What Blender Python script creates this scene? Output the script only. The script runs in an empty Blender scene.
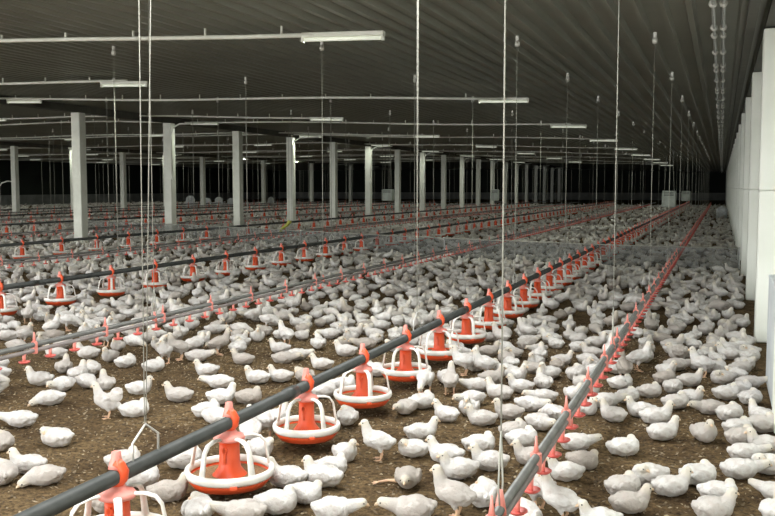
import bpy, bmesh, math, random
import numpy as np
from mathutils import Vector, Matrix, Euler
from mathutils import noise as mnoise

random.seed(7)
rng = np.random.default_rng(7)
scn = bpy.context.scene
COL = scn.collection
PI = math.pi

# ---------------------------------------------------------------- camera
FPX, CAMH, CX, CY = 920.0, 1.25, 387.5, 258.0
PITCH = math.atan((CY - 187.0) / FPX)
YAW = math.atan((722.0 - CX) * math.cos(PITCH) / FPX)
cam_d = bpy.data.cameras.new('camera')
cam_d.sensor_width = 36.0
cam_d.lens = FPX / 775.0 * 36.0
cam_d.clip_start, cam_d.clip_end = 0.05, 400
cam = bpy.data.objects.new('camera', cam_d)
COL.objects.link(cam)
cam.location = (0, 0, CAMH)
cam.rotation_euler = (PI / 2 - PITCH, 0, YAW)
scn.camera = cam

# ---------------------------------------------------------------- daylight and exposure
world = bpy.data.worlds.new('overcast_sky')
scn.world = world
world.use_nodes = True
bgn = world.node_tree.nodes['Background']
bgn.inputs[0].default_value = (1.0, 1.0, 0.985, 1)
bgn.inputs[1].default_value = 8.5
scn.view_settings.view_transform = 'Standard'
scn.view_settings.look = 'None'
scn.view_settings.gamma = 1.0
scn.view_settings.use_curve_mapping = False
scn.view_settings.exposure = 0.0

NEAR_END, FAR_END = -6.5, 92.0
LEFT_X, RIGHT_X = -46.0, 0.46
ADDED_BAYS = [(-2.4 - 4.8 * k, -1.2 - 4.8 * k) for k in range(6)]      # open roof bays added out of view to top-light the foreground
RL_Y0, RL_Y1 = -4.0, 6.2
for (a, c) in ADDED_BAYS:
    pl = bpy.data.lights.new('added_bay_portal', 'AREA'); pl.shape = 'RECTANGLE'; pl.size = c - a; pl.size_y = RL_Y1 - RL_Y0
    pl.cycles.is_portal = True
    q = bpy.data.objects.new('added_bay_portal', pl); COL.objects.link(q)
    q.location = ((a + c) / 2, (RL_Y0 + RL_Y1) / 2, 2.65 - 0.03 * (a + c) / 2)
pd = bpy.data.lights.new('gable_daylight_portal', 'AREA')
pd.shape = 'RECTANGLE'; pd.size = RIGHT_X - LEFT_X; pd.size_y = 3.0
pd.cycles.is_portal = True
po = bpy.data.objects.new('gable_daylight_portal', pd)
COL.objects.link(po)
po.location = ((RIGHT_X + LEFT_X) / 2, NEAR_END + 0.02, 1.5)
po.rotation_euler = (PI / 2, 0, 0)

# pixel <-> world helpers
_th, _ps = PITCH, YAW
F_ = np.array([-math.sin(_ps) * math.cos(_th), math.cos(_ps) * math.cos(_th), -math.sin(_th)])
R_ = np.array([math.cos(_ps), math.sin(_ps), 0.0])
U_ = np.cross(R_, F_)
def ground(u, v, z=0.0):
    d = R_ * (u - CX) / FPX - U_ * (v - CY) / FPX + F_
    t = (z - CAMH) / d[2]
    return d[0] * t, d[1] * t
def proj(x, y, z):
    q = np.array([x, y, z - CAMH]); w = q @ F_
    return CX + FPX * (q @ R_) / w, CY - FPX * (q @ U_) / w
def ceil_z(x):
    return 2.60 + 0.03 * min(0.36 - x, 15.4)

ORD = ['first', 'second', 'third', 'fourth', 'fifth', 'sixth', 'seventh', 'eighth', 'ninth', 'tenth', 'eleventh', 'twelfth',
       'thirteenth', 'fourteenth', 'fifteenth', 'sixteenth', 'seventeenth', 'eighteenth', 'nineteenth']
TENS = ['twentieth', 'thirtieth', 'fortieth', 'fiftieth', 'sixtieth', 'seventieth', 'eightieth', 'ninetieth']
TEN = ['twenty', 'thirty', 'forty', 'fifty', 'sixty', 'seventy', 'eighty', 'ninety']
def ordinal(n):
    if n < 20: return ORD[n - 1]
    a, b = divmod(n, 10)
    return TENS[a - 2] if b == 0 else TEN[a - 2] + '-' + ORD[b - 1]

# ---------------------------------------------------------------- materials
def mat(name, col, rough=0.6, metal=0.0, noise=None, bump=None, col2=None, emit=None, spec=None, objrand=0.0):
    m = bpy.data.materials.new(name); m.use_nodes = True
    nt = m.node_tree; b = nt.nodes['Principled BSDF']
    b.inputs['Roughness'].default_value = rough
    b.inputs['Metallic'].default_value = metal
    if spec is not None: b.inputs['Specular IOR Level'].default_value = spec
    c = (*col, 1)
    b.inputs['Base Color'].default_value = c
    tc = nt.nodes.new('ShaderNodeTexCoord')
    if noise:
        n = nt.nodes.new('ShaderNodeTexNoise'); n.inputs['Scale'].default_value = noise
        n.inputs['Detail'].default_value = 5
        nt.links.new(tc.outputs['Object'], n.inputs['Vector'])
        r = nt.nodes.new('ShaderNodeValToRGB')
        r.color_ramp.elements[0].position = 0.35; r.color_ramp.elements[1].position = 0.68
        r.color_ramp.elements[0].color = c
        r.color_ramp.elements[1].color = (*(col2 or [x * 0.75 for x in col]), 1)
        nt.links.new(n.outputs['Fac'], r.inputs['Fac'])
        nt.links.new(r.outputs['Color'], b.inputs['Base Color'])
    if bump:
        n2 = nt.nodes.new('ShaderNodeTexNoise'); n2.inputs['Scale'].default_value = bump[0]
        n2.inputs['Detail'].default_value = 4
        nt.links.new(tc.outputs['Object'], n2.inputs['Vector'])
        bp = nt.nodes.new('ShaderNodeBump'); bp.inputs['Strength'].default_value = bump[1]
        bp.inputs['Distance'].default_value = bump[2]
        nt.links.new(n2.outputs['Fac'], bp.inputs['Height'])
        nt.links.new(bp.outputs['Normal'], b.inputs['Normal'])
    if emit:
        b.inputs['Emission Color'].default_value = (*emit[0], 1)
        b.inputs['Emission Strength'].default_value = emit[1]
    return m

M = {}
M['white_paint'] = mat('white_paint', (0.86, 0.89, 0.83), 0.55, noise=3.0, col2=(0.79, 0.82, 0.75), bump=(40, 0.2, 0.003))
M['column_paint'] = mat('column_paint', (0.88, 0.90, 0.82), 0.6, noise=5.0, col2=(0.78, 0.80, 0.72), bump=(60, 0.2, 0.003))
M['pale_board'] = mat('pale_board', (0.62, 0.66, 0.68), 0.6, noise=6.0, col2=(0.52, 0.56, 0.58))
M['ceiling_sheet'] = mat('ceiling_sheet', (0.27, 0.276, 0.232), 0.38, 0.3, noise=0.9, col2=(0.34, 0.345, 0.29), bump=(3, 0.25, 0.02))
M['dark_beam'] = mat('dark_beam', (0.13, 0.13, 0.11), 0.6, noise=4)
M['dark_curtain'] = mat('dark_curtain', (0.022, 0.03, 0.022), 0.8, noise=0.7, col2=(0.012, 0.016, 0.012))
M['dwarf_wall'] = mat('dwarf_wall', (0.28, 0.29, 0.27), 0.8, noise=2, col2=(0.2, 0.21, 0.19))
M['white_pipe'] = mat('white_pipe', (0.88, 0.90, 0.82), 0.4)
M['galv'] = mat('galvanised_steel', (0.42, 0.43, 0.40), 0.38, 0.6, noise=30, col2=(0.3, 0.31, 0.29))
M['feed_pipe'] = mat('feed_pipe', (0.042, 0.047, 0.044), 0.45, 0.2, noise=9, col2=(0.07, 0.075, 0.07), bump=(70, 0.15, 0.002))
M['rail'] = mat('drinker_rail', (0.14, 0.145, 0.135), 0.4, 0.3, noise=14, col2=(0.20, 0.20, 0.185))
M['water_pipe'] = mat('water_pipe', (0.20, 0.18, 0.17), 0.4, 0.1, noise=12, col2=(0.27, 0.235, 0.22))
M['orange'] = mat('orange_plastic', (0.83, 0.085, 0.018), 0.38, noise=12, col2=(0.78, 0.12, 0.04))
M['clip_pink'] = mat('faded_red_plastic', (0.82, 0.25, 0.20), 0.45, noise=25, col2=(0.78, 0.33, 0.28))
M['red_cup'] = mat('red_drip_cup', (0.66, 0.11, 0.09), 0.4, noise=20, col2=(0.72, 0.17, 0.14))
M['cream'] = mat('cream_plastic', (0.84, 0.83, 0.79), 0.4, noise=14, col2=(0.74, 0.71, 0.64))
M['feed'] = mat('feed_mash', (0.30, 0.18, 0.085), 0.95, noise=120, col2=(0.17, 0.10, 0.05), bump=(160, 0.8, 0.006))
M['cord'] = mat('pale_cord', (0.38, 0.38, 0.33), 0.8)
M['wire'] = mat('white_wire', (0.72, 0.72, 0.68), 0.4, 0.3)
M['tube'] = mat('fluorescent_tube', (0.9, 0.92, 0.85), 0.3, emit=((0.93, 1.0, 0.80), 0.35))
M['leg'] = mat('chick_leg', (0.72, 0.50, 0.30), 0.6, noise=60, col2=(0.70, 0.42, 0.30))
M['beak'] = mat('chick_beak', (0.72, 0.54, 0.36), 0.45)
M['eye'] = mat('chick_eye', (0.008, 0.007, 0.006), 0.15)
M['box_white'] = mat('box_white', (0.62, 0.68, 0.62), 0.5, noise=6, col2=(0.5, 0.56, 0.5))
M['vent'] = mat('vent_dark', (0.05, 0.06, 0.05), 0.6)
M['bag'] = mat('woven_sack', (0.66, 0.69, 0.72), 0.8, noise=14, col2=(0.5, 0.52, 0.52), bump=(40, 0.4, 0.01))
M['yellow'] = mat('yellow_hose', (0.75, 0.75, 0.15), 0.5, noise=20, col2=(0.62, 0.64, 0.14))
M['apron'] = mat('concrete_apron', (0.42, 0.42, 0.38), 0.9, noise=2)

def plumage(name, island):
    m = bpy.data.materials.new(name); m.use_nodes = True
    nt = m.node_tree; L = nt.links; b = nt.nodes['Principled BSDF']
    b.inputs['Roughness'].default_value = 0.85
    b.inputs['Specular IOR Level'].default_value = 0.15
    tc = nt.nodes.new('ShaderNodeTexCoord')
    if island:
        g = nt.nodes.new('ShaderNodeNewGeometry'); rnd = g.outputs['Random Per Island']
    else:
        g = nt.nodes.new('ShaderNodeObjectInfo'); rnd = g.outputs['Random']
    ramp = nt.nodes.new('ShaderNodeValToRGB')
    e = ramp.color_ramp.elements
    e[0].position = 0.0; e[0].color = (0.40, 0.36, 0.315, 1)
    e[1].position = 1.0; e[1].color = (0.80, 0.79, 0.765, 1)
    k = ramp.color_ramp.elements.new(0.14); k.color = (0.55, 0.515, 0.475, 1)
    k = ramp.color_ramp.elements.new(0.40); k.color = (0.70, 0.68, 0.65, 1)
    L.new(rnd, ramp.inputs['Fac'])
    n = nt.nodes.new('ShaderNodeTexNoise'); n.inputs['Scale'].default_value = 26; n.inputs['Detail'].default_value = 4
    L.new(tc.outputs['Object'], n.inputs['Vector'])
    mr = nt.nodes.new('ShaderNodeMapRange'); mr.inputs[1].default_value = 0.45; mr.inputs[2].default_value = 0.75
    mr.inputs[3].default_value = 0.0; mr.inputs[4].default_value = 0.7
    L.new(n.outputs['Fac'], mr.inputs[0])
    mx = nt.nodes.new('ShaderNodeMix'); mx.data_type = 'RGBA'
    L.new(mr.outputs[0], mx.inputs[0]); L.new(ramp.outputs['Color'], mx.inputs[6])
    mx.inputs[7].default_value = (0.52, 0.455, 0.41, 1)
    at = nt.nodes.new('ShaderNodeAttribute'); at.attribute_name = 'head'
    mul = nt.nodes.new('ShaderNodeMath'); mul.operation = 'MULTIPLY'; mul.inputs[1].default_value = 0.6
    L.new(at.outputs['Fac'], mul.inputs[0])
    m2 = nt.nodes.new('ShaderNodeMix'); m2.data_type = 'RGBA'
    L.new(mul.outputs[0], m2.inputs[0]); L.new(mx.outputs[2], m2.inputs[6])
    m2.inputs[7].default_value = (0.78, 0.72, 0.58, 1)
    L.new(m2.outputs[2], b.inputs['Base Color'])
    v = nt.nodes.new('ShaderNodeTexNoise'); v.inputs['Scale'].default_value = 95; v.inputs['Detail'].default_value = 5
    v.inputs['Roughness'].default_value = 0.65; v.inputs['Distortion'].default_value = 0.6
    L.new(tc.outputs['Object'], v.inputs['Vector'])
    bp = nt.nodes.new('ShaderNodeBump'); bp.inputs['Strength'].default_value = 0.8; bp.inputs['Distance'].default_value = 0.012
    L.new(v.outputs['Fac'], bp.inputs['Height'])
    L.new(bp.outputs['Normal'], b.inputs['Normal'])
    return m
M['plumage'] = plumage('chick_plumage', False)
M['plumage_flock'] = plumage('flock_plumage', True)

def litter_mat():
    m = bpy.data.materials.new('litter'); m.use_nodes = True
    nt = m.node_tree; L = nt.links; b = nt.nodes['Principled BSDF']
    b.inputs['Roughness'].default_value = 0.95; b.inputs['Specular IOR Level'].default_value = 0.1
    tc = nt.nodes.new('ShaderNodeTexCoord')
    def noise(s, d=6, rough=0.6):
        n = nt.nodes.new('ShaderNodeTexNoise'); n.inputs['Scale'].default_value = s; n.inputs['Detail'].default_value = d
        n.inputs['Roughness'].default_value = rough
        L.new(tc.outputs['Object'], n.inputs['Vector']); return n
    n1, n2 = noise(2.2, 6), noise(38, 8, 0.75)
    r1 = nt.nodes.new('ShaderNodeValToRGB'); e = r1.color_ramp.elements
    e[0].position = 0.34; e[0].color = (0.095, 0.066, 0.038, 1)
    e[1].position = 0.68; e[1].color = (0.235, 0.178, 0.105, 1)
    L.new(n1.outputs['Fac'], r1.inputs['Fac'])
    r2 = nt.nodes.new('ShaderNodeValToRGB'); e = r2.color_ramp.elements
    e[0].position = 0.36; e[0].color = (0.25, 0.22, 0.2, 1)
    e[1].position = 0.70; e[1].color = (1.75, 1.62, 1.4, 1)
    L.new(n2.outputs['Fac'], r2.inputs['Fac'])
    mx = nt.nodes.new('ShaderNodeMix'); mx.data_type = 'RGBA'; mx.blend_type = 'MULTIPLY'; mx.inputs[0].default_value = 1
    L.new(r1.outputs['Color'], mx.inputs[6]); L.new(r2.outputs['Color'], mx.inputs[7])
    L.new(mx.outputs[2], b.inputs['Base Color'])
    bp = nt.nodes.new('ShaderNodeBump'); bp.inputs['Strength'].default_value = 1.0; bp.inputs['Distance'].default_value = 0.02
    L.new(n2.outputs['Fac'], bp.inputs['Height']); L.new(bp.outputs['Normal'], b.inputs['Normal'])
    return m
M['litter'] = litter_mat()

def bits_mat():
    m = bpy.data.materials.new('litter_flakes'); m.use_nodes = True
    nt = m.node_tree; b = nt.nodes['Principled BSDF']; b.inputs['Roughness'].default_value = 0.95
    g = nt.nodes.new('ShaderNodeNewGeometry'); r = nt.nodes.new('ShaderNodeValToRGB')
    e = r.color_ramp.elements
    e[0].color = (0.06, 0.04, 0.022, 1); e[1].color = (0.44, 0.36, 0.24, 1)
    k = e.new(0.6); k.color = (0.17, 0.125, 0.075, 1)
    nt.links.new(g.outputs['Random Per Island'], r.inputs['Fac']); nt.links.new(r.outputs['Color'], b.inputs['Base Color'])
    return m
M['bits'] = bits_mat()

def net_mat():
    m = bpy.data.materials.new('grey_netting'); m.use_nodes = True
    nt = m.node_tree; b = nt.nodes['Principled BSDF']; b.inputs['Base Color'].default_value = (0.20, 0.215, 0.21, 1)
    b.inputs['Roughness'].default_value = 0.8
    tc = nt.nodes.new('ShaderNodeTexCoord'); n = nt.nodes.new('ShaderNodeTexNoise'); n.inputs['Scale'].default_value = 7
    nt.links.new(tc.outputs['Object'], n.inputs['Vector'])
    mr = nt.nodes.new('ShaderNodeMapRange'); mr.inputs[3].default_value = 0.25; mr.inputs[4].default_value = 0.62
    nt.links.new(n.outputs['Fac'], mr.inputs[0]); nt.links.new(mr.outputs[0], b.inputs['Alpha'])
    return m
M['net'] = net_mat()

# ---------------------------------------------------------------- mesh builder
class MB:
    def __init__(s): s.v = []; s.f = []; s.sm = []
    def add(s, vs, fs, smooth=False):
        o = len(s.v); s.v += [tuple(p) for p in vs]
        s.f += [tuple(i + o for i in f) for f in fs]; s.sm += [smooth] * len(fs)
        return s
    def box(s, c, d, bev=0.0):
        bm = bmesh.new(); bmesh.ops.create_cube(bm, size=1)
        for v in bm.verts: v.co = Vector((c[0] + v.co.x * d[0], c[1] + v.co.y * d[1], c[2] + v.co.z * d[2]))
        if bev > 0: bmesh.ops.bevel(bm, geom=bm.edges[:], offset=bev, segments=1, affect='EDGES')
        bm.verts.index_update()
        s.add([v.co for v in bm.verts], [[v.index for v in f.verts] for f in bm.faces]); bm.free(); return s
    def tube(s, pts, r, n=8, caps=True, flat=None):
        pts = [Vector(p) for p in pts]; rs = r if isinstance(r, (list, tuple)) else [r] * len(pts)
        vs = []; prev = None
        for i, p in enumerate(pts):
            t = (pts[min(i + 1, len(pts) - 1)] - pts[max(i - 1, 0)]).normalized()
            a = Vector((0, 0, 1)) if abs(t.z) < 0.95 else Vector((1, 0, 0))
            x = t.cross(a).normalized() if prev is None else (prev - t * prev.dot(t)).normalized()
            prev = x; y = t.cross(x)
            for k in range(n):
                q = 2 * PI * k / n
                vs.append(p + x * (math.cos(q) * rs[i]) + y * (math.sin(q) * rs[i] * (flat or 1)))
        fs = []
        for i in range(len(pts) - 1):
            for k in range(n):
                fs.append((i * n + k, i * n + (k + 1) % n, (i + 1) * n + (k + 1) % n, (i + 1) * n + k))
        s.add(vs, fs, True)
        if caps:
            o = len(s.v) - len(vs); m = len(vs)
            s.f.append(tuple(o + k for k in reversed(range(n)))); s.f.append(tuple(o + m - n + k for k in range(n))); s.sm += [False, False]
        return s
    def lathe(s, prof, n=20, c=(0, 0, 0), smooth=True):
        vs = []; fs = []
        for (r, z) in prof:
            for k in range(n):
                q = 2 * PI * k / n; vs.append((c[0] + r * math.cos(q), c[1] + r * math.sin(q), c[2] + z))
        for i in range(len(prof) - 1):
            for k in range(n):
                fs.append((i * n + k, i * n + (k + 1) % n, (i + 1) * n + (k + 1) % n, (i + 1) * n + k))
        return s.add(vs, fs, smooth)
    def mesh(s, name, material):
        me = bpy.data.meshes.new(name); me.from_pydata(s.v, [], s.f)
        me.polygons.foreach_set('use_smooth', s.sm)
        if material is not None: me.materials.append(M[material] if isinstance(material, str) else material)
        me.update(); return me
    def build(s, name, material, parent=None, loc=None):
        return link(name, s.mesh(name, material), parent, loc)

def link(name, me, parent=None, loc=None, rotz=0.0):
    o = bpy.data.objects.new(name, me); COL.objects.link(o)
    if parent is not None: o.parent = parent
    if loc is not None: o.location = loc
    if rotz: o.rotation_euler = (0, 0, rotz)
    return o
def tag(o, label, cat, group=None):
    o['label'] = label; o['category'] = cat
    if group: o['group'] = group
    return o
def thing(name, label, cat, loc=(0, 0, 0), rotz=0.0, group=None):
    return tag(link(name, None, None, loc, rotz), label, cat, group)
def struct(o, label=None):
    o['kind'] = 'structure'
    if label: o['label'] = label
    return o

# ================================================================ the setting
# floor with uneven litter
xs = np.concatenate([np.arange(LEFT_X, -7, 3.0), np.arange(-7, RIGHT_X + 0.3, 0.05)])
ys = np.concatenate([np.arange(NEAR_END, 1.5, 1.0), np.arange(1.5, 11, 0.05), np.arange(11, FAR_END + 3, 3.0)])
gx, gy = np.meshgrid(xs, ys)
def bumps(x, y):
    return (np.sin(x * 5.1 + 1.3 * np.sin(y * 3.3)) * np.sin(y * 4.3 + np.sin(x * 2.7)) * 0.006
            + np.sin(x * 17 + y * 5) * np.sin(y * 19 - x * 7) * 0.003) - 0.006
near = (gx > -7) & (gy > 1.5) & (gy < 11)
gz = np.where(near, bumps(gx, gy) + rng.normal(0, 0.0022, gx.shape), -0.006)
nx, ny = len(xs), len(ys)
idx = np.arange(nx * ny).reshape(ny, nx)
quads = np.stack([idx[:-1, :-1], idx[:-1, 1:], idx[1:, 1:], idx[1:, :-1]], -1).reshape(-1, 4)
def fast_mesh(name, verts, faces, k, smooth=True, attr=None):
    me = bpy.data.meshes.new(name)
    me.vertices.add(len(verts)); me.vertices.foreach_set('co', np.asarray(verts, np.float32).ravel())
    me.loops.add(faces.size); me.loops.foreach_set('vertex_index', faces.astype(np.int32).ravel())
    me.polygons.add(len(faces)); me.polygons.foreach_set('loop_start', np.arange(0, faces.size, k, dtype=np.int32))
    try: me.polygons.foreach_set('loop_total', np.full(len(faces), k, np.int32))
    except Exception: pass
    me.polygons.foreach_set('use_smooth', np.full(len(faces), smooth))
    me.update(calc_edges=True); me.validate()
    if attr is not None:
        a = me.attributes.new('head', 'FLOAT', 'POINT'); a.data.foreach_set('value', np.asarray(attr, np.float32))
    return me
fl = fast_mesh('floor', np.stack([gx, gy, gz], -1).reshape(-1, 3), quads, 4)
fl.materials.append(M['litter'])
struct(link('floor', fl))
struct(MB().box(((LEFT_X + 1) / 2, NEAR_END - 15, -0.06), (60, 30, 0.1)).build('ground_outside', 'apron'))

# corrugated metal ceiling, ridges running the length of the shed
mb = MB(); prof = []
x = 0.95
while x > LEFT_X - 0.2:
    z = ceil_z(x)
    prof += [(x, z), (x - 0.045, z), (x - 0.065, z + 0.06), (x - 0.180, z + 0.06)]
    x -= 0.2
ysc = [NEAR_END, RL_Y0, RL_Y1, 12, 20, 32, 50, 70, FAR_END]
vs = [(px, y, pz) for y in ysc for (px, pz) in prof]
n = len(prof)
def open_bay(j, i):  # unseen gap added in the roof to let sky onto the foreground
    xm = (prof[i][0] + prof[i + 1][0]) / 2
    return RL_Y0 <= ysc[j] < RL_Y1 and any(a < xm < c for a, c in ADDED_BAYS)
fs = [(j * n + i, j * n + i + 1, (j + 1) * n + i + 1, (j + 1) * n + i) for j in range(len(ysc) - 1) for i in range(n - 1) if not open_bay(j, i)]
mb.add(vs, fs); ce = mb.build('ceiling', 'ceiling_sheet'); struct(ce)

# right wall: dwarf panels with white columns in front
wr = struct(MB().box((RIGHT_X + 0.06, (NEAR_END + FAR_END) / 2, 1.28), (0.12, FAR_END - NEAR_END, 2.56)).build('wall_right', 'white_paint'))
COLY = [7.92 + 2.95 * k for k in range(-4, 25)]
cm = MB().box((0.37, 0.0, 0.61), (0.18, 0.24, 1.22), 0.008).box((0.37, 0.0, 1.86), (0.18, 0.24, 1.27), 0.008).mesh('column', 'white_paint')
pm = MB().box((0.445, 0.0, 1.24), (0.03, 2.68, 2.44), 0.006).mesh('panel', 'white_paint')
for y in COLY:
    link('column', cm, wr, (0, y + 0.12, 0))
    link('panel', pm, wr, (0, y + 0.12 + 1.475, 0))
# eave beams above the columns
for i, (bx_, w_, h_) in enumerate([(0.18, 0.07, 0.06), (0.37, 0.16, 0.05)]):
    struct(MB().box((bx_, (NEAR_END + FAR_END) / 2, 2.535), (w_, FAR_END - NEAR_END, h_)).build('trim_%d' % (i + 1), 'dark_beam'))
# left wall, far wall
wl = struct(MB().box((LEFT_X - 0.1, (NEAR_END + FAR_END) / 2, 1.7), (0.2, FAR_END - NEAR_END, 3.6)).build('wall_left', 'dark_curtain'))
MB().box((LEFT_X + 0.05, (NEAR_END + FAR_END) / 2, 0.33), (0.1, FAR_END - NEAR_END, 0.74)).build('dwarf_wall', 'dwarf_wall', wl)
wb = struct(MB().box(((LEFT_X + 1) / 2, FAR_END - 0.4, 1.7), (48, 0.2, 3.6)).build('wall_back', 'dark_curtain'))
MB().box(((LEFT_X + 1) / 2, FAR_END - 0.55, 0.33), (47, 0.1, 0.74)).build('dwarf_wall', 'dwarf_wall', wb)

# ---------------------------------------------------------------- inner columns
def column_row(X, Y0, dY, nn, rowname, w, grp):
    zt = ceil_z(X) - 0.16
    me = MB().box((0, 0, zt / 2), (w, w, zt), 0.012).mesh('shaft', 'column_paint')
    for k in range(nn):
        y = Y0 + k * dY
        t = thing('column', '%s white square column from the camera in the %s row' % (ordinal(k + 1), rowname), 'column', (X, y, 0), 0, grp)
        link('shaft', me, t)
        if k % 2 == 1:
            xx = w / 2 + 0.02
            MB().tube([(xx + 0.9, -w / 2, zt - 0.02), (xx + 0.25, -w / 2, zt - 0.03), (xx + 0.06, -w / 2, zt - 0.12), (xx, -w / 2, zt - 0.3), (xx, -w / 2, 1.55)], 0.022, 6).build('conduit', 'white_pipe', t)
            MB().box((xx, -w / 2, 1.5), (0.07, 0.07, 0.12), 0.01).build('switch_box', 'white_pipe', t)
    b = MB().box((X, Y0 + dY * (nn - 1) / 2, zt + 0.075), (w * 0.8, dY * (nn + 2), 0.15)).build('roof_beam', 'dark_beam')
    tag(b, 'long dark roof beam resting on the %s row of columns' % rowname, 'beam')
column_row(-13.1, 16.55, 3.48, 19, 'nearer', 0.22, 'nearer row of white columns')
column_row(-27.0, 30.1, 3.6, 12, 'farther', 0.22, 'farther row of white columns')

# ---------------------------------------------------------------- white pipes under the ceiling and lamps
lamp_body = MB().box((0, 0, 0), (0.80, 0.06, 0.045), 0.008).mesh('housing', 'white_pipe')
lamp_tube = MB().tube([(-0.37, 0, -0.040), (0.37, 0, -0.040)], 0.016, 8).mesh('tube', 'tube')
lamp_cap = MB().box((0, 0, -0.04), (0.03, 0.045, 0.045), 0.005).mesh('end_cap', 'white_pipe')
nlamp = 0
LAMP_W = 18.0        # tired old tubes
def lamp(X, Y, label):
    z = ceil_z(X) - 0.10
    t = thing('ceiling_lamp', label, 'lamp', (X, Y, z), 0, 'fluorescent ceiling lamps')
    t.rotation_euler = (0, math.atan(0.03) if X > -15 else 0, 0)
    d = bpy.data.lights.new('lamp_light', 'AREA'); d.shape = 'RECTANGLE'; d.size = 0.74; d.size_y = 0.05
    d.energy = LAMP_W; d.color = (0.95, 1.0, 0.84)
    lo = bpy.data.objects.new('lamp_light', d); COL.objects.link(lo); lo.parent = t; lo.location = (0, 0, -0.060)
    link('housing', lamp_body, t); link('tube', lamp_tube, t)
    for s in (-1, 1): link('end_cap', lamp_cap, t, (s * 0.385, 0, 0))
clip_me = MB().box((0, 0, 0.055), (0.014, 0.02, 0.075)).mesh('clip', 'white_pipe')
def pipe_run(Y, xend, label, idx_, rowname):
    t = thing('lamp_pipe', label, 'pipe', (0, Y, 0), 0, 'white pipes across the ceiling')
    pts = []
    X = xend - 0.35
    ph = random.uniform(0, 6)
    while X > -44:
        pts.append((X, 0.03 * math.sin(X * 0.7 + ph), ceil_z(X) - 0.085 + 0.018 * math.sin(X * 0.9 + ph)))
        X -= 1.0
    MB().tube(pts, 0.021, 6).build('pipe', 'white_pipe', t)
    X = xend - 1.0; k = 0
    while X > (-44 if Y < 30 else -20) and k < 60:
        link('clip', clip_me, t, (X, 0, ceil_z(X) - 0.1)); X -= 0.8; k += 1
    X = xend - 0.40; k = 0
    while X > -43:
        lamp(X, Y, '%s fluorescent lamp from the right on the %s' % (ordinal(k + 1), rowname))
        X -= 9.2; k += 1
for k in range(0, 9):
    Y = 7.7 + 6.45 * k
    nm = ('%s long white ceiling pipe' % ordinal(k + 1)) if k >= 0 else ('long white ceiling pipe %s' % ('above the nearest pans' if k == -1 else 'behind the camera'))
    pipe_run(Y, -2.82, (nm + ', counted away from the camera') if k >= 0 else nm + ', out of view', k, nm if k >= 0 else nm)
for k in range(0, 7):
    Y = 11.4 + 7.3 * k
    nm = ('%s shorter white ceiling pipe' % ordinal(k + 1)) if k >= 0 else ('shorter white ceiling pipe %s' % ('above the pans' if k == -1 else 'by the entrance'))
    pipe_run(Y, -7.8, (nm + ', counted away from the camera') if k >= 0 else nm + ', out of view', k, nm)

# twin conduits with clips along the right of the ceiling
bead = MB().lathe([(0.0, -0.022), (0.024, -0.02), (0.031, 0), (0.024, 0.02), (0.0, 0.022)], 8).mesh('clip', 'wire')
for s, side in ((-1, 'left'), (1, 'right')):
    X = -0.06 + s * 0.036
    t = thing('ceiling_conduit', '%s one of the twin grey conduits clipped along the ceiling' % side, 'conduit', (X, 0, 2.555), 0, 'twin ceiling conduits')
    MB().tube([(0, NEAR_END + 0.2, 0), (0, FAR_END - 1, 0)], 0.013, 6).build('tube', 'galv', t)
    y = 1.0; k = 0
    while y < 60 and k < 90:
        o = link('clip', bead, t, (0, y, 0.0)); o.rotation_euler = (PI / 2, 0, 0)
        y += (1.05, 0.42)[k % 3 == 2]; k += 1

# ---------------------------------------------------------------- feed lines
PANR = 0.178
pan = {}
pan['dish'] = MB().lathe([(0.0, 0.030), (0.10, 0.026), (0.150, 0.036), (0.172, 0.062), (0.176, 0.082), (0.170, 0.082), (0.160, 0.060), (0.10, 0.045), (0, 0.045)], 28).mesh('dish', 'orange')
pan['rim'] = MB().lathe([(0.165, 0.080), (0.176, 0.070), (0.183, 0.078), (0.186, 0.092), (0.182, 0.104), (0.173, 0.107), (0.164, 0.100), (0.162, 0.088), (0.165, 0.080)], 28).mesh('rim', 'cream')
pan['latch'] = MB().box((0, 0, 0), (0.03, 0.012, 0.016), 0.003).mesh('latch', 'orange')
pan['feed'] = MB().lathe([(0.0, 0.075), (0.09, 0.074), (0.13, 0.066), (0.161, 0.070)], 24).mesh('feed', 'feed')
pan['cone'] = MB().lathe([(0.090, 0.066), (0.086, 0.076), (0.064, 0.096), (0.047, 0.118), (0.043, 0.14), (0.041, 0.232), (0.0, 0.234)], 20).mesh('cone', 'orange')
pan['adjuster'] = MB().box((0, 0, 0), (0.014, 0.010, 0.07), 0.003).box((0, 0.002, 0.02), (0.026, 0.014, 0.02), 0.003).mesh('adjuster', 'orange')
sp = [(0.045, 0, 0.242), (0.095, 0, 0.243), (0.130, 0, 0.233), (0.151, 0, 0.207), (0.160, 0, 0.160), (0.172, 0, 0.100)]
pan['spoke'] = MB().tube(sp, [0.015, 0.014, 0.013, 0.013, 0.014, 0.017], 8, True, 0.42).mesh('spoke', 'cream')
pan['collar'] = MB().lathe([(0.0, 0.228), (0.062, 0.230), (0.066, 0.240), (0.058, 0.250), (0.034, 0.258), (0.028, 0.270), (0.0, 0.270)], 20).mesh('collar', 'clip_pink')
pan['neck'] = MB().tube([(0, 0, 0.262), (0.006, 0, 0.282), (0.026, 0, 0.298), (0.030, 0, 0.318), (0.016, 0, 0.336), (0.0, 0, 0.345)], [0.024, 0.021, 0.018, 0.018, 0.019, 0.020], 8).mesh('neck', 'orange')
pan['clip'] = MB().tube([(0, 0, 0.326), (0, 0, 0.338), (0, 0, 0.362), (0, 0, 0.384)], [0.028, 0.025, 0.018, 0.015], 4).mesh('clip', 'clip_pink')
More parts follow.
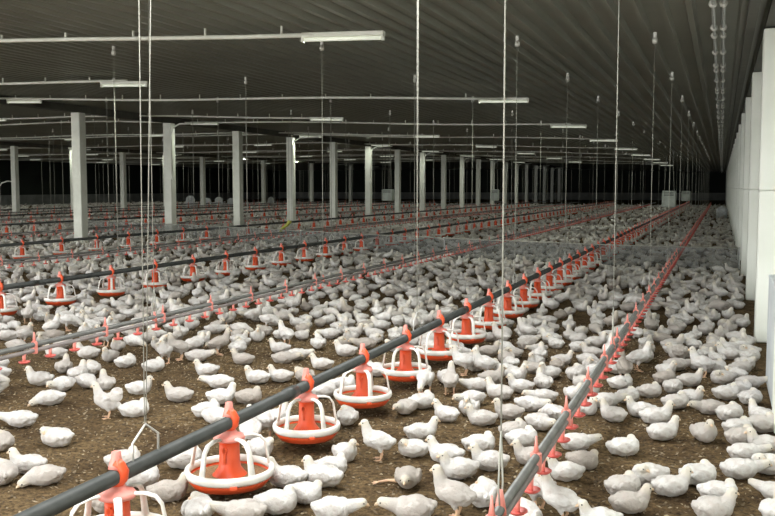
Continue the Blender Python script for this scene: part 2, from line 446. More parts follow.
# small joined mesh for the far pans
def far_pan_mesh():
    me = bpy.data.meshes.new('far_feeder_pan'); b = MB(); mi = []
    def part(fn, i):
        n0 = len(b.f); fn(); mi.extend([i] * (len(b.f) - n0))
    part(lambda: b.lathe([(0, 0.03), (0.15, 0.036), (0.176, 0.075)], 12), 0)
    part(lambda: b.lathe([(0.165, 0.075), (0.186, 0.09), (0.165, 0.105)], 12), 1)
    part(lambda: b.lathe([(0.092, 0.07), (0.05, 0.12), (0.042, 0.235)], 8), 0)
    for k in range(5):
        a = 2 * PI * k / 5 + 0.3
        part(lambda: b.tube([(r * math.cos(a), r * math.sin(a), z) for r, z in ((0.045, 0.243), (0.135, 0.228), (0.170, 0.10))], 0.013, 4, False), 1)
    part(lambda: b.lathe([(0.064, 0.232), (0.03, 0.26), (0.022, 0.30), (0.022, 0.34), (0.014, 0.40), (0, 0.40)], 8), 2)
    me.from_pydata(b.v, [], b.f); me.polygons.foreach_set('use_smooth', b.sm)
    for q in ('orange', 'cream', 'clip_pink'): me.materials.append(M[q])
    me.polygons.foreach_set('material_index', mi); me.update(); return me
far_pan = far_pan_mesh()
def feeder_pan(loc, label, grp, detail=True, rot=0.0):
    if not detail:
        return tag(link('feeder_pan', far_pan, None, loc, rot), label, 'feeder', grp)
    t = thing('feeder_pan', label, 'feeder', loc, 0, grp)
    up = (0, 0, 0.014)
    dsh = link('dish', pan['dish'], t, up); link('rim', pan['rim'], t, up); link('feed', pan['feed'], t, up)
    a = -PI / 2 + YAW + 0.25
    o = link('latch', pan['latch'], dsh, (0.180 * math.cos(a), 0.180 * math.sin(a), 0.068), a + PI / 2)
    c = link('cone', pan['cone'], t)
    a2 = a - 0.55
    link('adjuster', pan['adjuster'], c, (0.045 * math.cos(a2), 0.045 * math.sin(a2), 0.175), a2 + PI / 2)
    for k in range(5): link('spoke', pan['spoke'], t, None, rot + 2 * PI * k / 5)
    link('collar', pan['collar'], t); link('neck', pan['neck'], t); link('clip', pan['clip'], t, None, PI / 4)
    return t
PAN_POS = []          # (x, y, line, number)
PAN1 = []
FEED = [(-1.85, 2.485, 0.738, 80, 'nearest'), (-6.38, 6.02, 0.845, 66, 'second'), (-11.0, 11.4, 0.98, 46, 'third'),
        (-17.0, 16.6, 1.0, 40, 'fourth'), (-22.5, 21.6, 1.05, 34, 'fifth'), (-28.0, 27.0, 1.1, 30, 'sixth')]
GAUGE = []
for li, (X, Y0, dY, cnt, nm) in enumerate(FEED):
    yst = max(Y0 - 1.6, 0.6)
    t = thing('feed_line', 'dark grey feed pipe of the %s feed line from the camera' % nm, 'pipe', (X, 0, 0), 0, 'feed lines')
    MB().tube([(0, yst, 0.30), (0, 62, 0.30)], 0.026, 12).build('pipe', 'feed_pipe', t)
    y = yst + 0.3; jm = MB().lathe([(0.0265, -0.05), (0.030, -0.05), (0.030, 0.05), (0.0265, 0.05)], 12).mesh('coupling', 'feed_pipe')
    if li < 2:
        y = yst + 2.9
        while y < 30:
            o = link('coupling', jm, t, (0, y, 0.30)); o.rotation_euler = (PI / 2, 0, 0); y += 3.0
    restb = MB()
    for k in range(cnt):
        y = Y0 + dY * k
        if y > 60: break
        lab = 'orange feeder pan with white grill, %s nearest on the %s feed line' % (ordinal(k + 1), nm)
        lim = {0: 26, 1: 22, 2: 8}.get(li, 0)
        fp = feeder_pan((X, y, 0), lab, 'feeder pans on the %s feed line' % nm, k < lim, 0.35 + 0.4 * k * (k % 3))
        w_ = 0.98 if li == 0 and k < 2 else 0.88
        fp.scale = (w_, w_, 1.0)
        PAN_POS.append((X, y))
        if li == 0: PAN1.append(y)

# ---------------------------------------------------------------- drinker lines
nip = MB().box((0, 0, -0.004), (0.020, 0.020, 0.020), 0.003).tube([(0, 0, -0.012), (0, 0, -0.05)], [0.010, 0.009], 6)
nip_me = nip.mesh('nipple', 'clip_pink')
cup_me = MB().lathe([(0.0, -0.064), (0.022, -0.062), (0.033, -0.054), (0.034, -0.048), (0.030, -0.048), (0.020, -0.056), (0.0, -0.058)], 12).tube([(0.0, 0, -0.05), (0.0, 0, -0.06)], 0.009, 6).mesh('drip_cup', 'red_cup')
clip2 = MB().box((0, 0, 0.0), (0.040, 0.022, 0.075), 0.006).tube([(0, 0, 0.035), (0, 0, 0.06), (0, 0, 0.095)], [0.012, 0.007, 0.003], 6).mesh('clip', 'clip_pink')
DRINK = [(-0.60, 0.8, 300, 'nearest'), (-3.86, 2.6, 200, 'second'), (-8.6, 6.8, 150, 'third'), (-13.6, 12.5, 60, 'fourth'), (-19.8, 19, 0, 'fifth'), (-25.0, 25, 0, 'sixth')]
for li, (X, yst, cnt, nm) in enumerate(DRINK):
    zoff = 0.0 if li == 0 else 0.02
    t = thing('drinker_line', 'grey twin-pipe drinker line with red cups, %s from the right wall' % ({'nearest': 'first'}.get(nm, nm)), 'drinker', (X, 0, zoff), 0, 'drinker lines')
    MB().tube([(0, yst, 0.286), (0, 60, 0.286)], 0.0155, 10).build('rail', 'rail', t)
    MB().tube([(0, yst, 0.250), (0, 60, 0.250)], 0.0125, 10).build('water_pipe', 'water_pipe', t)
    y = 2.90 if li == 0 else yst + 0.15
    y -= 0.226 * int((y - yst) / 0.226)
    k = 0
    while y < 60 and k < cnt:
        o = link('nipple', nip_me, t, (0, y, 0.248)); link('drip_cup', cup_me, o)
        if k % 3 == 1: link('clip', clip2, t, (0, y + 0.09, 0.268))
        y += 0.226; k += 1
    if y < 55:
        b = MB()
        while y < 55:
            b.tube([(0, y, 0.24), (0, y, 0.19)], [0.012, 0.012], 4); b.lathe([(0.0, 0.182), (0.03, 0.19), (0.03, 0.198), (0, 0.198)], 6, (0, y, 0)); y += 0.34
        o = b.build('drip_cup', 'red_cup', t); o['kind'] = 'stuff'

# ---------------------------------------------------------------- suspension cords
hook_me = MB().box((0, 0, -0.02), (0.03, 0.03, 0.05), 0.004).lathe([(0.0, -0.10), (0.022, -0.095), (0.026, -0.07), (0.020, -0.045), (0.0, -0.045)], 8).mesh('pulley', 'wire')
def cords(X, zbot, nm, kind, start, nmax, double=False, y0=2.65):
    c = 0
    for k in range(0, 19):
        y = y0 + 3.02 * k
        if y < start: continue
        c += 1
        if c > nmax: break
        zt = ceil_z(X)
        t = thing('suspension_cord', '%s pale cord from the camera hanging down to the %s %s line' % (ordinal(c), nm, kind), 'cord', (X, y, 0), 0, 'suspension cords')
        link('pulley', hook_me, t, (0, 0.07 if k == 0 and kind == 'feed' else 0, zt))
        r = 0.0026 if k < 3 else 0.0042
        if kind == 'feed':
            if k < 2 or X < -3:
                for s in (-1, 1):
                    MB().tube([(0, 0.07 + s * 0.048 if k == 0 else s * 0.012, zt - 0.09), (0, s * 0.004, 0.435)], r * 0.7, 5).build('strand', 'cord', t)
            else:
                MB().tube([(0, 0, zt - 0.09), (0, 0, 0.435)], r, 5).build('strand', 'cord', t)
            MB().tube([(0, -0.075, 0.30), (0, -0.075, 0.385), (0, 0, 0.435), (0, 0.075, 0.385), (0, 0.075, 0.30)], 0.0042, 6).build('bracket', 'wire', t)
        else:
            MB().tube([(0, 0, zt - 0.09), (0, 0, 0.52)], r, 5).build('strand', 'cord', t)
            for s in (-1, 1):
                MB().tube([(0, 0, 0.525), (0, s * 0.03, 0.36), (0, s * 0.012, 0.30)], 0.0032, 5).build('fork_strand', 'cord', t)
            MB().tube([(0, 0, 0.27), (0, 0, 0.31), (0, 0, 0.345)], [0.02, 0.014, 0.007], 8).build('saddle', 'clip_pink', t)
for (X, Y0, dY, cnt, nm) in FEED: cords(X, 0.3, nm, 'feed', Y0 - 1.0, 16 if X > -12 else 10)
for (X, yst, cnt, nm) in DRINK: cords(X, 0.3, nm, 'drinker', yst + 0.3, 16 if X > -12 else 9)

# ---------------------------------------------------------------- net fence across the shed
FP = [(0.26, 14.2), (-1.6, 14.4), (-4.5, 15.3), (-8.0, 16.9), (-11.5, 18.6), (-16, 20.2)]
t = thing('net_fence', 'low grey net fence strung across the flock from the right wall', 'fence', (0, 0, 0))
b = MB(); vs = []
for (x, y) in FP: vs += [(x, y, 0.0), (x, y, 0.36)]
b.add(vs, [(2 * i, 2 * i + 2, 2 * i + 3, 2 * i + 1) for i in range(len(FP) - 1)])
b.build('netting', 'net', t)
MB().tube([(x, y, 0.365) for x, y in FP], 0.009, 5).build('top_rope', 'cord', t)
pst = MB().box((0, 0, 0.19), (0.025, 0.025, 0.38)).mesh('post', 'galv')
for (x, y) in FP: link('post', pst, t, (x, y + 0.02, 0))

# ---------------------------------------------------------------- small things in the background
tag(MB().box((0.362, 5.95, 0.34), (0.13, 0.8, 0.68), 0.01).box((0.362, 5.95, 0.682), (0.134, 0.8, 0.02), 0.004).build('low_cabinet', 'pale_board'), 'low pale grey cabinet standing against the right wall by a column', 'cabinet')
def hung_box(px, py, Y, w, hgt, label):
    d = R_ * (px - CX) / FPX - U_ * (py - CY) / FPX + F_
    s = Y / d[1]; X, Z = d[0] * s, CAMH + d[2] * s
    t = thing('hanging_heater', label, 'heater', (X, Y, Z - hgt / 2), 0, 'white hanging heaters')
    MB().box((0, 0, hgt / 2), (w, w * 0.6, hgt), 0.03).build('housing', 'box_white', t)
    for k in range(3): MB().box((0, -w * 0.3 - 0.004, hgt * (0.72 + 0.08 * k)), (w * 0.7, 0.012, hgt * 0.03)).build('vent', 'vent', t)
    for s in (-1, 1): MB().tube([(s * w * 0.35, 0, hgt), (s * w * 0.2, 0, ceil_z(X) - Z + hgt / 2)], 0.012, 5).build('hanger', 'cord', t)
hung_box(669, 199, 36, 0.50, 0.62, 'larger white hanging heater box above the near drinker line')
hung_box(686, 196, 50, 0.44, 0.52, 'smaller white hanging heater box behind the larger one, far right')
hung_box(495, 195, 40, 0.34, 0.50, 'pale hanging heater box among the right-hand columns')
hung_box(388, 195, 38, 0.50, 0.50, 'dim hanging heater box between the middle columns')
# white plastic bin by the right wall
gx_, gy_ = ground(725.5, 219.5)
t = thing('plastic_bin', 'white plastic bin with a peaked lid far along the right wall', 'bin', (min(gx_, 0.02), gy_, 0))
MB().lathe([(0, 0), (0.17, 0), (0.19, 0.03), (0.205, 0.36), (0.19, 0.36), (0, 0.34)], 16).build('body', 'bag', t)
MB().lathe([(0.21, 0.35), (0.215, 0.38), (0.15, 0.44), (0.05, 0.52), (0, 0.53)], 16).build('lid', 'bag', t)
# yellow flexible hose hanging at the third feed line
hx, hy = ground(285, 231, 0.10)
t = thing('yellow_hose', 'yellow-green bent flexible hose beside the third feed line', 'hose', (hx, hy, 0))
MB().tube([(-0.16, 0, 0.03), (-0.10, 0, 0.13), (-0.03, 0, 0.20), (0.06, 0, 0.26), (0.12, 0, 0.34), (0.17, 0.0, 0.33)], [0.035, 0.04, 0.04, 0.045, 0.055, 0.04], 8).build('tube', 'yellow', t)
MB().tube([(0.12, 0, 0.34), (0.12, 0, ceil_z(hx))], 0.004, 5).build('cord', 'cord', t)
# sacks far left
def sack(px, py, w, hgt, label, bulge=1.0):
    x, y = ground(px, py)
    b = MB()
    prof = [(0.0, 0.0), (0.42, 0.02), (0.5, 0.15), (0.47, 0.5), (0.44, 0.8), (0.30, 0.94), (0.14, 0.97), (0.18, 1.0), (0, 1.0)]
    b.lathe([(r * w, z * hgt) for r, z in prof], 14)
    b.v = [(vx, vy * 0.7, vz) for vx, vy, vz in b.v]
    o = b.build('feed_sack', 'bag', None, (x, y, 0)); tag(o, label, 'sack', 'white sacks at the back')
sack(190.5, 208.5, 0.62, 0.75, 'white upright sack at the back, left of the second column gap')
sack(207, 208.5, 0.56, 0.62, 'white sack at the back, first right of the lone upright sack')
sack(219, 208.0, 0.56, 0.66, 'white sack at the back, second right of the lone upright sack')
sack(231, 208.0, 0.50, 0.60, 'white sack at the back, close left of the third column')
sack(271, 206.5, 0.45, 0.62, 'bluish-white sack at the back between third and fourth columns')
# bent white pipe at far left
bx0, by0 = ground(0, 216)
t = thing('bent_pipe', 'pale curved pipe at the left edge beside the far column', 'pipe', (bx0, by0, 0))
MB().tube([(-0.25, 0, 0.0), (-0.25, 0, 0.75), (-0.1, 0, 1.15), (0.15, 0, 1.42), (0.45, 0, 1.5), (0.75, 0, 1.48)], 0.03, 6).build('tube', 'white_pipe', t)

# ================================================================ chicks
SC = 0.66
def chain(a, b_, ra, rb, n=5):
    out = []
    for i in range(n):
        k = i / (n - 1)
        out.append((tuple(a[j] + (b_[j] - a[j]) * k for j in range(3)), (ra + (rb - ra) * k,) * 3, 0))
    return out
def chick_spec(pose):
    S = []; legs = None
    up = 0.0; tilt = 0.0
    if pose in ('stand', 'peck', 'flap'): up = 0.078; tilt = {'stand': -0.22, 'peck': 0.05, 'flap': -0.5}[pose]
    def P(x, y, z):     # tilt body about its centre, then raise
        c, s = math.cos(tilt), math.sin(tilt)
        zz = z - 0.065
        return (x * c + zz * s, y, -x * s + zz * c + 0.065 + up)
    fat = 1.0 if up == 0 else 0.9
    S.append((P(0, 0, 0.066), (0.088, 0.072 * fat, 0.066), tilt))
    S.append((P(0.048, 0, 0.068), (0.058, 0.062 * fat, 0.060), tilt))
    S.append((P(-0.052, 0, 0.064), (0.060, 0.062 * fat, 0.055), tilt))
    S.append((P(-0.096, 0, 0.077), (0.034, 0.034, 0.026), tilt + 0.4))
    if pose == 'flap':
        for s in (-1, 1):
            S += chain(P(0.02, s * 0.05, 0.09), P(-0.07, s * 0.085, 0.19), 0.022, 0.012, 6)
            S.append((P(-0.05, s * 0.075, 0.15), (0.055, 0.012, 0.05), tilt + 0.8))
    else:
        for s in (-1, 1):
            S.append((P(-0.010, s * 0.066 * fat, 0.076), (0.068, 0.019, 0.040), tilt + 0.12))
            S.append((P(-0.072, s * 0.050 * fat, 0.076), (0.040, 0.013, 0.020), tilt + 0.2))
    y = 0.0
    if pose in ('sit', 'stand', 'flap'):
        n0 = P(0.075, 0, 0.090); h0 = (n0[0] + 0.026, 0, n0[2] + 0.082 if pose != 'sit' else n0[2] + 0.066); beakd = (1, 0, -0.28)
    elif pose == 'low':
        n0 = P(0.080, 0, 0.075); h0 = (0.165, 0.0, 0.098); beakd = (1, 0, -0.35)
    elif pose == 'doze':
        n0 = P(0.085, 0, 0.060); h0 = (0.138, 0.018, 0.038); beakd = (0.9, 0.3, -0.45)
    elif pose == 'ball':
        n0 = P(0.062, 0.0, 0.088); h0 = (0.060, 0.045, 0.118); beakd = (-0.6, 0.75, -0.3)
    elif pose == 'turn':
        n0 = P(0.075, 0, 0.088); h0 = (0.090, 0.03, 0.155); beakd = (0.25, 1, -0.3)
    elif pose == 'peck':
        n0 = P(0.085, 0, 0.070); h0 = (0.160, 0, 0.075); beakd = (0.7, 0, -0.75)
    S += chain(n0, h0, 0.042, 0.0265, 7)
    bd = Vector(beakd).normalized()
    S.append((h0, (0.030, 0.0262, 0.027), 0))
    S.append((tuple(Vector(h0) + bd * 0.012), (0.017, 0.015, 0.015), 0))
    if up:
        for s in (-1, 1): S += chain(P(-0.01, s * 0.034, 0.045), (-0.020, s * 0.036, 0.072), 0.030, 0.013, 4)
    return S, Vector(h0), bd, up > 0
def eval_mods(o):
    dg = bpy.context.evaluated_depsgraph_get(); dg.update()
    return bpy.data.meshes.new_from_object(o.evaluated_get(dg))
POSES = ['sit', 'low', 'doze', 'ball', 'turn', 'stand', 'peck', 'flap']
LODT = [5200, 320, 96, 40]
CH = {}
for ps in POSES:
    S, h0, bd, stands = chick_spec(ps)
    bm = bmesh.new()
    for (c, r, ry) in S:
        mtx = Matrix.Translation(c) @ Euler((0, ry, 0)).to_matrix().to_4x4() @ Matrix.Diagonal((*r, 1))
        bmesh.ops.create_icosphere(bm, subdivisions=3, radius=1, matrix=mtx)
    me = bpy.data.meshes.new('tmp'); bm.to_mesh(me); bm.free()
    o = link('tmp', me)
    m = o.modifiers.new('r', 'REMESH'); m.mode = 'VOXEL'; m.voxel_size = 0.0052
    m = o.modifiers.new('s', 'SMOOTH'); m.iterations = 3; m.factor = 0.5
    base = eval_mods(o)
    o.modifiers.clear(); o.data = base
    lods = []
    tris0 = len(base.polygons) * 2
    for tgt in LODT:
        o.modifiers.clear()
        m = o.modifiers.new('t', 'TRIANGULATE')
        m = o.modifiers.new('d', 'DECIMATE'); m.ratio = tgt / tris0
        q = eval_mods(o)
        n = len(q.vertices); co = np.empty(n * 3, np.float32); q.vertices.foreach_get('co', co); co = co.reshape(-1, 3)
        tri = np.array([p.vertices[:] for p in q.polygons if len(p.vertices) == 3], np.int32)
        if tgt == LODT[0]:      # ruffled feathers
            lump = np.array([0.0036 * mnoise.noise(Vector(p) * 45) + 0.0026 * mnoise.noise(Vector(p) * 120) for p in co.tolist()])
            ctr = np.array([0, 0, 0.065 + (0.078 if stands else 0)])
            dirv = co - ctr; dirv /= np.linalg.norm(dirv, axis=1)[:, None] + 1e-6
            hd = np.linalg.norm(co - np.array(h0), axis=1) > 0.035
            co = co + dirv * (lump * hd)[:, None]
        dh = np.linalg.norm(co - np.array(h0), axis=1)
        head = np.clip((0.055 - dh) / 0.03, 0, 1)
        zmin = 0.0 if stands else co[:, 2].min() + 0.004
        co = co - np.array([0, 0, zmin])
        lods.append((co * SC, tri, head)); bpy.data.meshes.remove(q)
    bpy.data.objects.remove(o)
    zsh = 0.0 if stands else zmin
    hh = (h0 - Vector((0, 0, zsh))) * SC
    side = Vector((0, 0, 1)).cross(bd).normalized()
    bme = fast_mesh('chick_body', lods[0][0], lods[0][1], 3, True, lods[0][2]); bme.materials.append(M['plumage'])
    bk = MB().tube([hh + bd * 0.022 * SC, hh + bd * 0.036 * SC, hh + bd * 0.044 * SC + Vector((0, 0, -0.003))], [0.0110 * SC, 0.008 * SC, 0.0015], 6).mesh('beak', 'beak')
    eyes = []
    for s in (-1, 1):
        c = hh + side * (s * 0.0240 * SC) + bd * 0.012 * SC + Vector((0, 0, 0.006 * SC))
        eyes.append(MB().lathe([(0, -0.0032), (0.0026, -0.0016), (0.0032, 0), (0.0026, 0.0016), (0, 0.0032)], 6, c).mesh('eye', 'eye'))
    legs = []
    if stands:
        for s in (-1, 1):
            b = MB(); yy = s * 0.036
            q = [(-0.020, yy, 0.075), (-0.030, yy, 0.052), (-0.016, yy, 0.012), (-0.014, yy, 0.006)]
            b.tube([tuple(c * SC for c in p) for p in q], [0.011 * SC, 0.0085 * SC, 0.0075 * SC, 0.008 * SC], 6)
            for ang, ln in ((0, 0.05), (0.55, 0.042), (-0.55, 0.042), (PI, 0.022)):
                e = (-0.014 + ln * math.cos(ang), yy + ln * math.sin(ang), 0.004)
                b.tube([tuple(c * SC for c in (-0.014, yy, 0.008)), tuple(c * SC for c in e)], [0.006 * SC, 0.0035 * SC], 5)
            legs.append(b.mesh('leg', 'leg'))
    CH[ps] = dict(lods=lods, body=bme, beak=bk, eyes=eyes, legs=legs)
# a leg stretched out along the litter
b = MB()
b.tube([(-0.01, -0.03, 0.02), (-0.035, -0.085, 0.012), (-0.02, -0.125, 0.008)], [0.010, 0.006, 0.005], 6)
for a in (-2.2, -1.5, -0.8): b.tube([(-0.02, -0.125, 0.007), (-0.02 + 0.028 * math.cos(a), -0.125 + 0.028 * math.sin(a), 0.004)], [0.004, 0.0022], 5)
stretched_leg = b.mesh('leg', 'leg')

# hand-placed chicks: pixel of the body centre, pose, facing in the picture (0 right, 90 away, 180 left, 270 towards us)
HAND = [
 (40,378,'sit',180),(68,383,'low',250),(50,397,'doze',200),(21,418,'low',185),(56,437,'ball',160),(114,399,'flap',195),(127,409,'ball',10),
 (104,382,'sit',120),(139,387,'sit',0),(110,355,'sit',255),(126,361,'ball',40),(88,352,'sit',180),(56,352,'sit',185),(92,368,'ball',90),
 (78,373,'sit',80),(64,366,'sit',95),(83,381,'doze',320),(2,441,'ball',90),(28,463,'sit',180),(45,474,'doze',205),(3,473,'ball',90),
 (124,459,'ball',20),(142,476,'ball',10),(105,499,'ball',100),(154,365,'ball',30),(165,349,'stand',265),(180,346,'stand',200),(196,355,'low',10),
 (207,369,'sit',200),(220,381,'low',180),(179,394,'sit',180),(221,396,'turn',350),(249,396,'ball',0),(207,409,'ball',20),(217,416,'doze',330),
 (243,358,'sit',180),(262,376,'turn',170),(237,347,'ball',60),(280,347,'sit',180),(284,357,'low',0),(288,375,'sit',185),(264,419,'peck',110),(277,417,'sit',60),
 (221,341,'stand',20),(185,458,'ball',20),(169,490,'sit',5),(199,509,'ball',80),(250,509,'low',180),(275,442,'ball',300),
 (256,428,'stand',100),(284,478,'sit',170),(284,499,'ball',0),(296,354,'low',5),(293,375,'ball',120),(322,363,'sit',180),(346,350,'sit',180),
 (366,343,'low',170),(324,390,'ball',30),(377,369,'sit',160),(344,383,'ball',350),(426,375,'peck',250),(415,402,'ball',20),(397,404,'low',235),
 (348,416,'ball',80),(378,438,'stand',180),(345,451,'turn',290),(328,467,'ball',0),(292,477,'sit',160),(293,496,'ball',330),(333,507,'low',0),
 (408,476,'low',262),(416,507,'low',182),(413,447,'ball',170),(421,431,'sit',0),(446,358,'sit',60),(459,352,'low',175),(465,360,'stand',180),
 (483,362,'stand',200),(505,369,'sit',180),(506,357,'ball',100),(478,384,'low',180),(472,398,'low',215),(499,392,'sit',140),(521,385,'sit',175),
 (446,413,'turn',130),(482,417,'sit',180),(509,411,'sit',180),(529,403,'low',330),(539,421,'low',300),(543,381,'sit',100),(544,395,'low',180),
 (516,431,'ball',20),(442,377,'stand',80),(446,453,'sit',165),(459,468,'sit',195),(451,492,'stand',160),(480,443,'ball',0),(490,460,'sit',180),
 (521,436,'ball',10),(531,455,'sit',175),(485,494,'ball',60),(541,492,'peck',130),(536,512,'ball',60),(639,356,'stand',5),(624,365,'stand',90),
 (621,382,'ball',350),(628,395,'ball',20),(605,400,'low',5),(650,390,'ball',0),(613,413,'sit',130),(644,410,'sit',180),(576,441,'low',5),
 (624,446,'ball',0),(583,459,'ball',320),(566,470,'sit',180),(556,494,'stand',150),(589,516,'sit',182),(624,485,'ball',15),(630,501,'sit',0),
 (679,353,'sit',170),(676,364,'low',0),(667,377,'ball',10),(688,379,'sit',0),(676,401,'ball',0),(691,396,'sit',300),(719,408,'low',185),
 (653,414,'sit',0),(704,432,'sit',272),(663,431,'sit',15),(732,393,'ball',350),(750,396,'ball',20),(760,414,'sit',110),(753,382,'low',0),
 (741,367,'ball',0),(715,367,'ball',0),(699,363,'ball',20),(710,348,'ball',0),(736,354,'sit',170),(761,356,'ball',20),(740,426,'ball',0),
 (742,436,'ball',5),(745,451,'low',0),(740,468,'low',2),(771,445,'sit',180),(765,424,'ball',350),(699,474,'ball',10),(719,491,'ball',340),
 (714,507,'sit',2),(664,481,'sit',8),(656,477,'ball',190),(733,411,'ball',20),(774,464,'ball',170),
]
SPECIAL = {
 (114, 399): 'white chick standing with wings raised on open litter, left of nearest cord',
 (378, 438): 'slim white chick standing alone facing left on bare brown litter patch',
 (408, 476): 'crouched white chick facing camera with one leg stretched out sideways',
 (451, 492): 'white chick standing tall just left of the nearest drinker cord',
 (704, 432): 'white chick sitting upright alone, facing camera, right of the drinker line',
 (624, 446): 'round resting chick alone on open litter right of the drinker line',
 (169, 490): 'white chick sitting between the two nearest feeder pans, facing right',
}
P_ALL = []   # x, y, pose, heading, scale, hand, label
for (u, v, ps, hd) in HAND:
    zc = 0.10 if ps in ('stand', 'peck', 'flap') else 0.042
    x, y = ground(u, v, zc)
    if x > 0.225: x = 0.225
    P_ALL.append([x, y, ps, math.radians(hd) + YAW, random.uniform(0.98, 1.10), True, SPECIAL.get((u, v))])
for _ in range(25):          # birds in a heap touch but do not run into each other
    for i, p in enumerate(P_ALL):
        for q in P_ALL[i + 1:]:
            dx, dy = q[0] - p[0], q[1] - p[1]; d = math.hypot(dx, dy)
            if 1e-5 < d < 0.152:
                m_ = (0.152 - d) / 2 / d
                p[0] -= dx * m_; p[1] -= dy * m_; q[0] += dx * m_; q[1] += dy * m_
        for (x, y) in PAN_POS[:14]:
            dx, dy = p[0] - x, p[1] - y; d = math.hypot(dx, dy)
            if 1e-5 < d < 0.245: p[0] = x + dx / d * 0.245; p[1] = y + dy / d * 0.245
        p[0] = min(p[0], 0.225 if not 5.3 < p[1] < 6.6 else 0.19)
# the rest of the flock
cell = 0.16; grid = {}
def put(x, y): grid.setdefault((int(x // cell), int(y // cell)), []).append((x, y))
def free(x, y, d):
    i, j = int(x // cell), int(y // cell); k = int(d / cell) + 1
    for a in range(i - k, i + k + 1):
        for c in range(j - k, j + k + 1):
            for (p, q) in grid.get((a, c), ()):
                if (p - x) ** 2 + (q - y) ** 2 < d * d: return False
    return True
for p in P_ALL: put(p[0], p[1])
OBST = [(-13.1, 16.55 + 3.48 * k) for k in range(19)] + [(-27.0, 30.1 + 3.6 * k) for k in range(12)]
OBST += [(o.location.x, o.location.y) for o in scn.objects if o.name.startswith(('feed_sack', 'plastic_bin'))]
def clear_of_obstacles(x, y):
    if any(abs(x - a) < 0.28 and abs(y - c) < 0.28 for a, c in OBST): return False
    for (x0, y0), (x1, y1) in zip(FP, FP[1:]):
        if x1 - 0.05 <= x <= x0 + 0.05 and abs(y - (y0 + (y1 - y0) * (x - x0) / (x1 - x0))) < 0.10: return False
    return True
pang = {}
for (x, y) in PAN_POS: pang.setdefault((int(x // 1), int(y // 1)), []).append((x, y))
def pan_free(x, y):
    for a in (-1, 0, 1):
        for c in (-1, 0, 1):
            for (p, q) in pang.get((int(x // 1) + a, int(y // 1) + c), ()):
                if (p - x) ** 2 + (q - y) ** 2 < 0.25 ** 2: return False
    return True
def clump(x, y):
    return (math.sin(x * 2.3 + 1.7 * math.sin(y * 0.9)) + math.sin(y * 1.9 + 1.3 * math.sin(x * 1.1 + 2)) + 0.7 * math.sin(x * 4.7 - y * 3.1)) / 2.7
NW = ['sit', 'low', 'doze', 'ball', 'turn', 'stand', 'peck']
WT = [30, 17, 11, 26, 6, 7, 3]
def in_frame(x, y, mu=150):
    if x * F_[0] + y * F_[1] < 1.5: return None
    u, v = proj(x, y, 0.05)
    if -mu < u < 775 + mu and v < 560: return u, v
    return None
def scatter(ymin, ymax, tries, dmin, keep):
    for _ in range(tries):
        y = math.sqrt(random.uniform(ymin * ymin, ymax * ymax))
        u = random.uniform(-150, 925)
        tt = (u - CX) / FPX
        # direction on the floor for this column
        dx = R_[0] * tt + F_[0]; dy = R_[1] * tt + F_[1]
        if dy <= 0.05: continue
        x = dx / dy * y
        if x > 0.24 or x < -44: continue
        f = in_frame(x, y)
        if not f: continue
        uu, vv = f
        if vv > 345 and 0 <= uu <= 775 and not (uu > 440 and vv < 412): continue
        if vv > 345 and not (0 <= uu <= 775) and random.random() < 0.55: continue
        c = clump(x, y)
        if c < -0.55 and random.random() < keep: continue
        d = dmin * (1.0 - 0.12 * c) * random.uniform(0.9, 1.2)
        if vv > 345: d = max(d, 0.165)
        if not pan_free(x, y) or not free(x, y, d) or not clear_of_obstacles(x, y): continue
        put(x, y)
        ps = random.choices(NW, WT)[0]
        P_ALL.append([x, y, ps, random.uniform(0, 2 * PI), random.uniform(0.9, 1.12), False, None])
scatter(3.2, 8, 6000, 0.165, 0.8)
scatter(7, 16, 19000, 0.172, 0.75)
scatter(16, 30, 26000, 0.20, 0.6)
scatter(30, 64, 30000, 0.26, 0.4)

# individuals: hand-placed ones plus those showing largest
hand = [p for p in P_ALL if p[5]]
rest = sorted((p for p in P_ALL if not p[5]), key=lambda p: p[1])
vis = [p for p in rest if in_frame(p[0], p[1], 0)]
nind = max(0, 300 - len(hand))
ind = hand + vis[:nind]
indset = set(id(p) for p in ind)
flock = [p for p in P_ALL if id(p) not in indset]
ZONES = [(-0.60, 9, 'right of nearest drinker line'), (-1.85, -0.60, 'left of nearest drinker line'),
         (-3.86, -1.85, 'left of nearest feed line'), (-6.38, -3.86, 'left of second drinker line'), (-99, -6.38, 'left of second feed line')]
rows = {}
for p in ind:
    z = next(i for i, (a, c, _) in enumerate(ZONES) if a <= p[0] < c)
    r = max(0, int(round((p[1] - PAN1[0]) / 0.738)))
    rows.setdefault((z, r), []).append(p)
POSTXT = {'sit': 'sitting', 'low': 'crouched', 'doze': 'dozing', 'ball': 'resting', 'turn': 'sideways-looking', 'stand': 'standing', 'peck': 'pecking', 'flap': 'flapping'}
def facing(h):
    a = math.degrees(h - YAW) % 360
    return ('facing right', 'facing away', 'facing left', 'facing camera')[int(((a + 45) % 360) // 90)]
for (z, r), lst in rows.items():
    lst.sort(key=lambda p: -p[0] if z != 0 else p[0])
    for i, p in enumerate(lst):
        if p[6] is None:
            p[6] = '%s white chick %s, %s %s, abreast of %s pan' % (POSTXT[p[2]], facing(p[3]), ordinal(i + 1), ZONES[z][2], ordinal(r + 1))
for p in ind:
    x, y, ps, hd, s, isH, lab = p
    c = CH[ps]
    o = link('chick', c['body'], None, (x, y, -0.004), hd); o.scale = (s, s, s)
    tag(o, lab, 'chick', 'white chicks nearest the camera')
    link('beak', c['beak'], o)
    if y < 7.5:
        for e in c['eyes']: link('eye', e, o)
    for l in c['legs']: link('leg', l, o)
    if lab == SPECIAL[(408, 476)]: link('leg', stretched_leg, o)
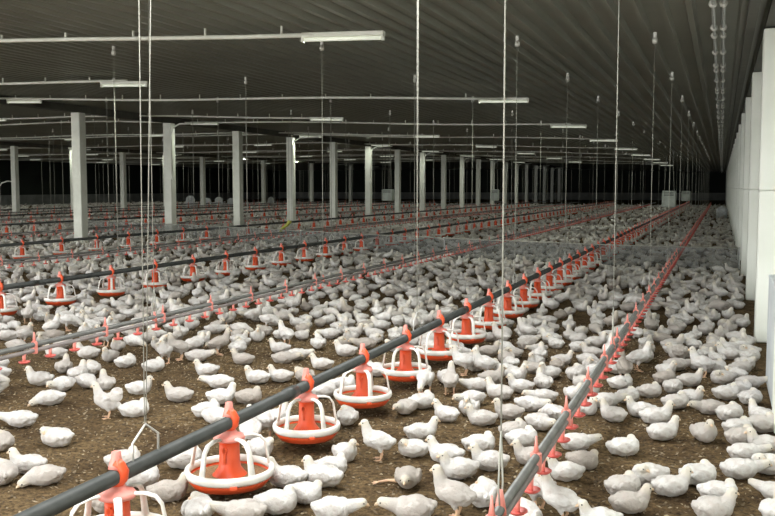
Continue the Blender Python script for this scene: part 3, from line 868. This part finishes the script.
# the uncountable rest in one object
V, T, A = [], [], []; off = 0
for (x, y, ps, hd, s, _, _) in flock:
    lod = 1 if y < 13 else (2 if y < 27 else 3)
    co, tri, head = CH[ps]['lods'][lod]
    ca, sa = math.cos(hd) * s, math.sin(hd) * s
    w = np.empty_like(co)
    w[:, 0] = co[:, 0] * ca - co[:, 1] * sa + x
    w[:, 1] = co[:, 0] * sa + co[:, 1] * ca + y
    w[:, 2] = co[:, 2] * s - 0.004
    V.append(w); T.append(tri + off); A.append(head); off += len(co)
me = fast_mesh('flock', np.concatenate(V), np.concatenate(T), 3, True, np.concatenate(A))
me.materials.append(M['plumage_flock'])
fo = link('chick_flock', me)
fo['kind'] = 'stuff'; fo['label'] = 'dense flock of white chicks covering the litter into the distance'; fo['category'] = 'flock'

# loose litter flakes near the camera
N = 42000
fy = np.sqrt(rng.uniform(2.3 ** 2, 8.5 ** 2, N)); fx = rng.uniform(-6.5, 0.26, N)
keep = np.array([in_frame(a, c, 20) is not None for a, c in zip(fx, fy)])
fx, fy = fx[keep], fy[keep]; N = len(fx)
octv = np.array([[1, 0, 0], [-1, 0, 0], [0, 1, 0], [0, -1, 0], [0, 0, 1], [0, 0, -1]], float)
octf = np.array([[0, 2, 4], [2, 1, 4], [1, 3, 4], [3, 0, 4], [2, 0, 5], [1, 2, 5], [3, 1, 5], [0, 3, 5]])
sz = rng.uniform(0.003, 0.0125, (N, 3)) * np.array([1.2, 0.7, 0.5]); ang = rng.uniform(0, 2 * PI, N)
vv = octv[None] * sz[:, None, :] * rng.uniform(0.7, 1.2, (N, 6, 1))
ca, sa = np.cos(ang)[:, None], np.sin(ang)[:, None]
w = np.stack([vv[..., 0] * ca - vv[..., 1] * sa + fx[:, None], vv[..., 0] * sa + vv[..., 1] * ca + fy[:, None],
              vv[..., 2] + vv[..., 0] * rng.uniform(-0.6, 0.6, (N, 1)) + (bumps(fx, fy) + 0.002)[:, None]], -1).reshape(-1, 3)
ff = (octf[None] + (np.arange(N) * 6)[:, None, None]).reshape(-1, 3)
me = fast_mesh('litter_flakes', w, ff, 3, False); me.materials.append(M['bits'])
o = link('litter_flakes', me); o['kind'] = 'stuff'; o['label'] = 'loose brown litter flakes strewn over the floor'; o['category'] = 'litter'
print('chicks: individuals', len(ind), 'hand', len(hand), 'flock', len(flock), 'tris', len(np.concatenate(T)))
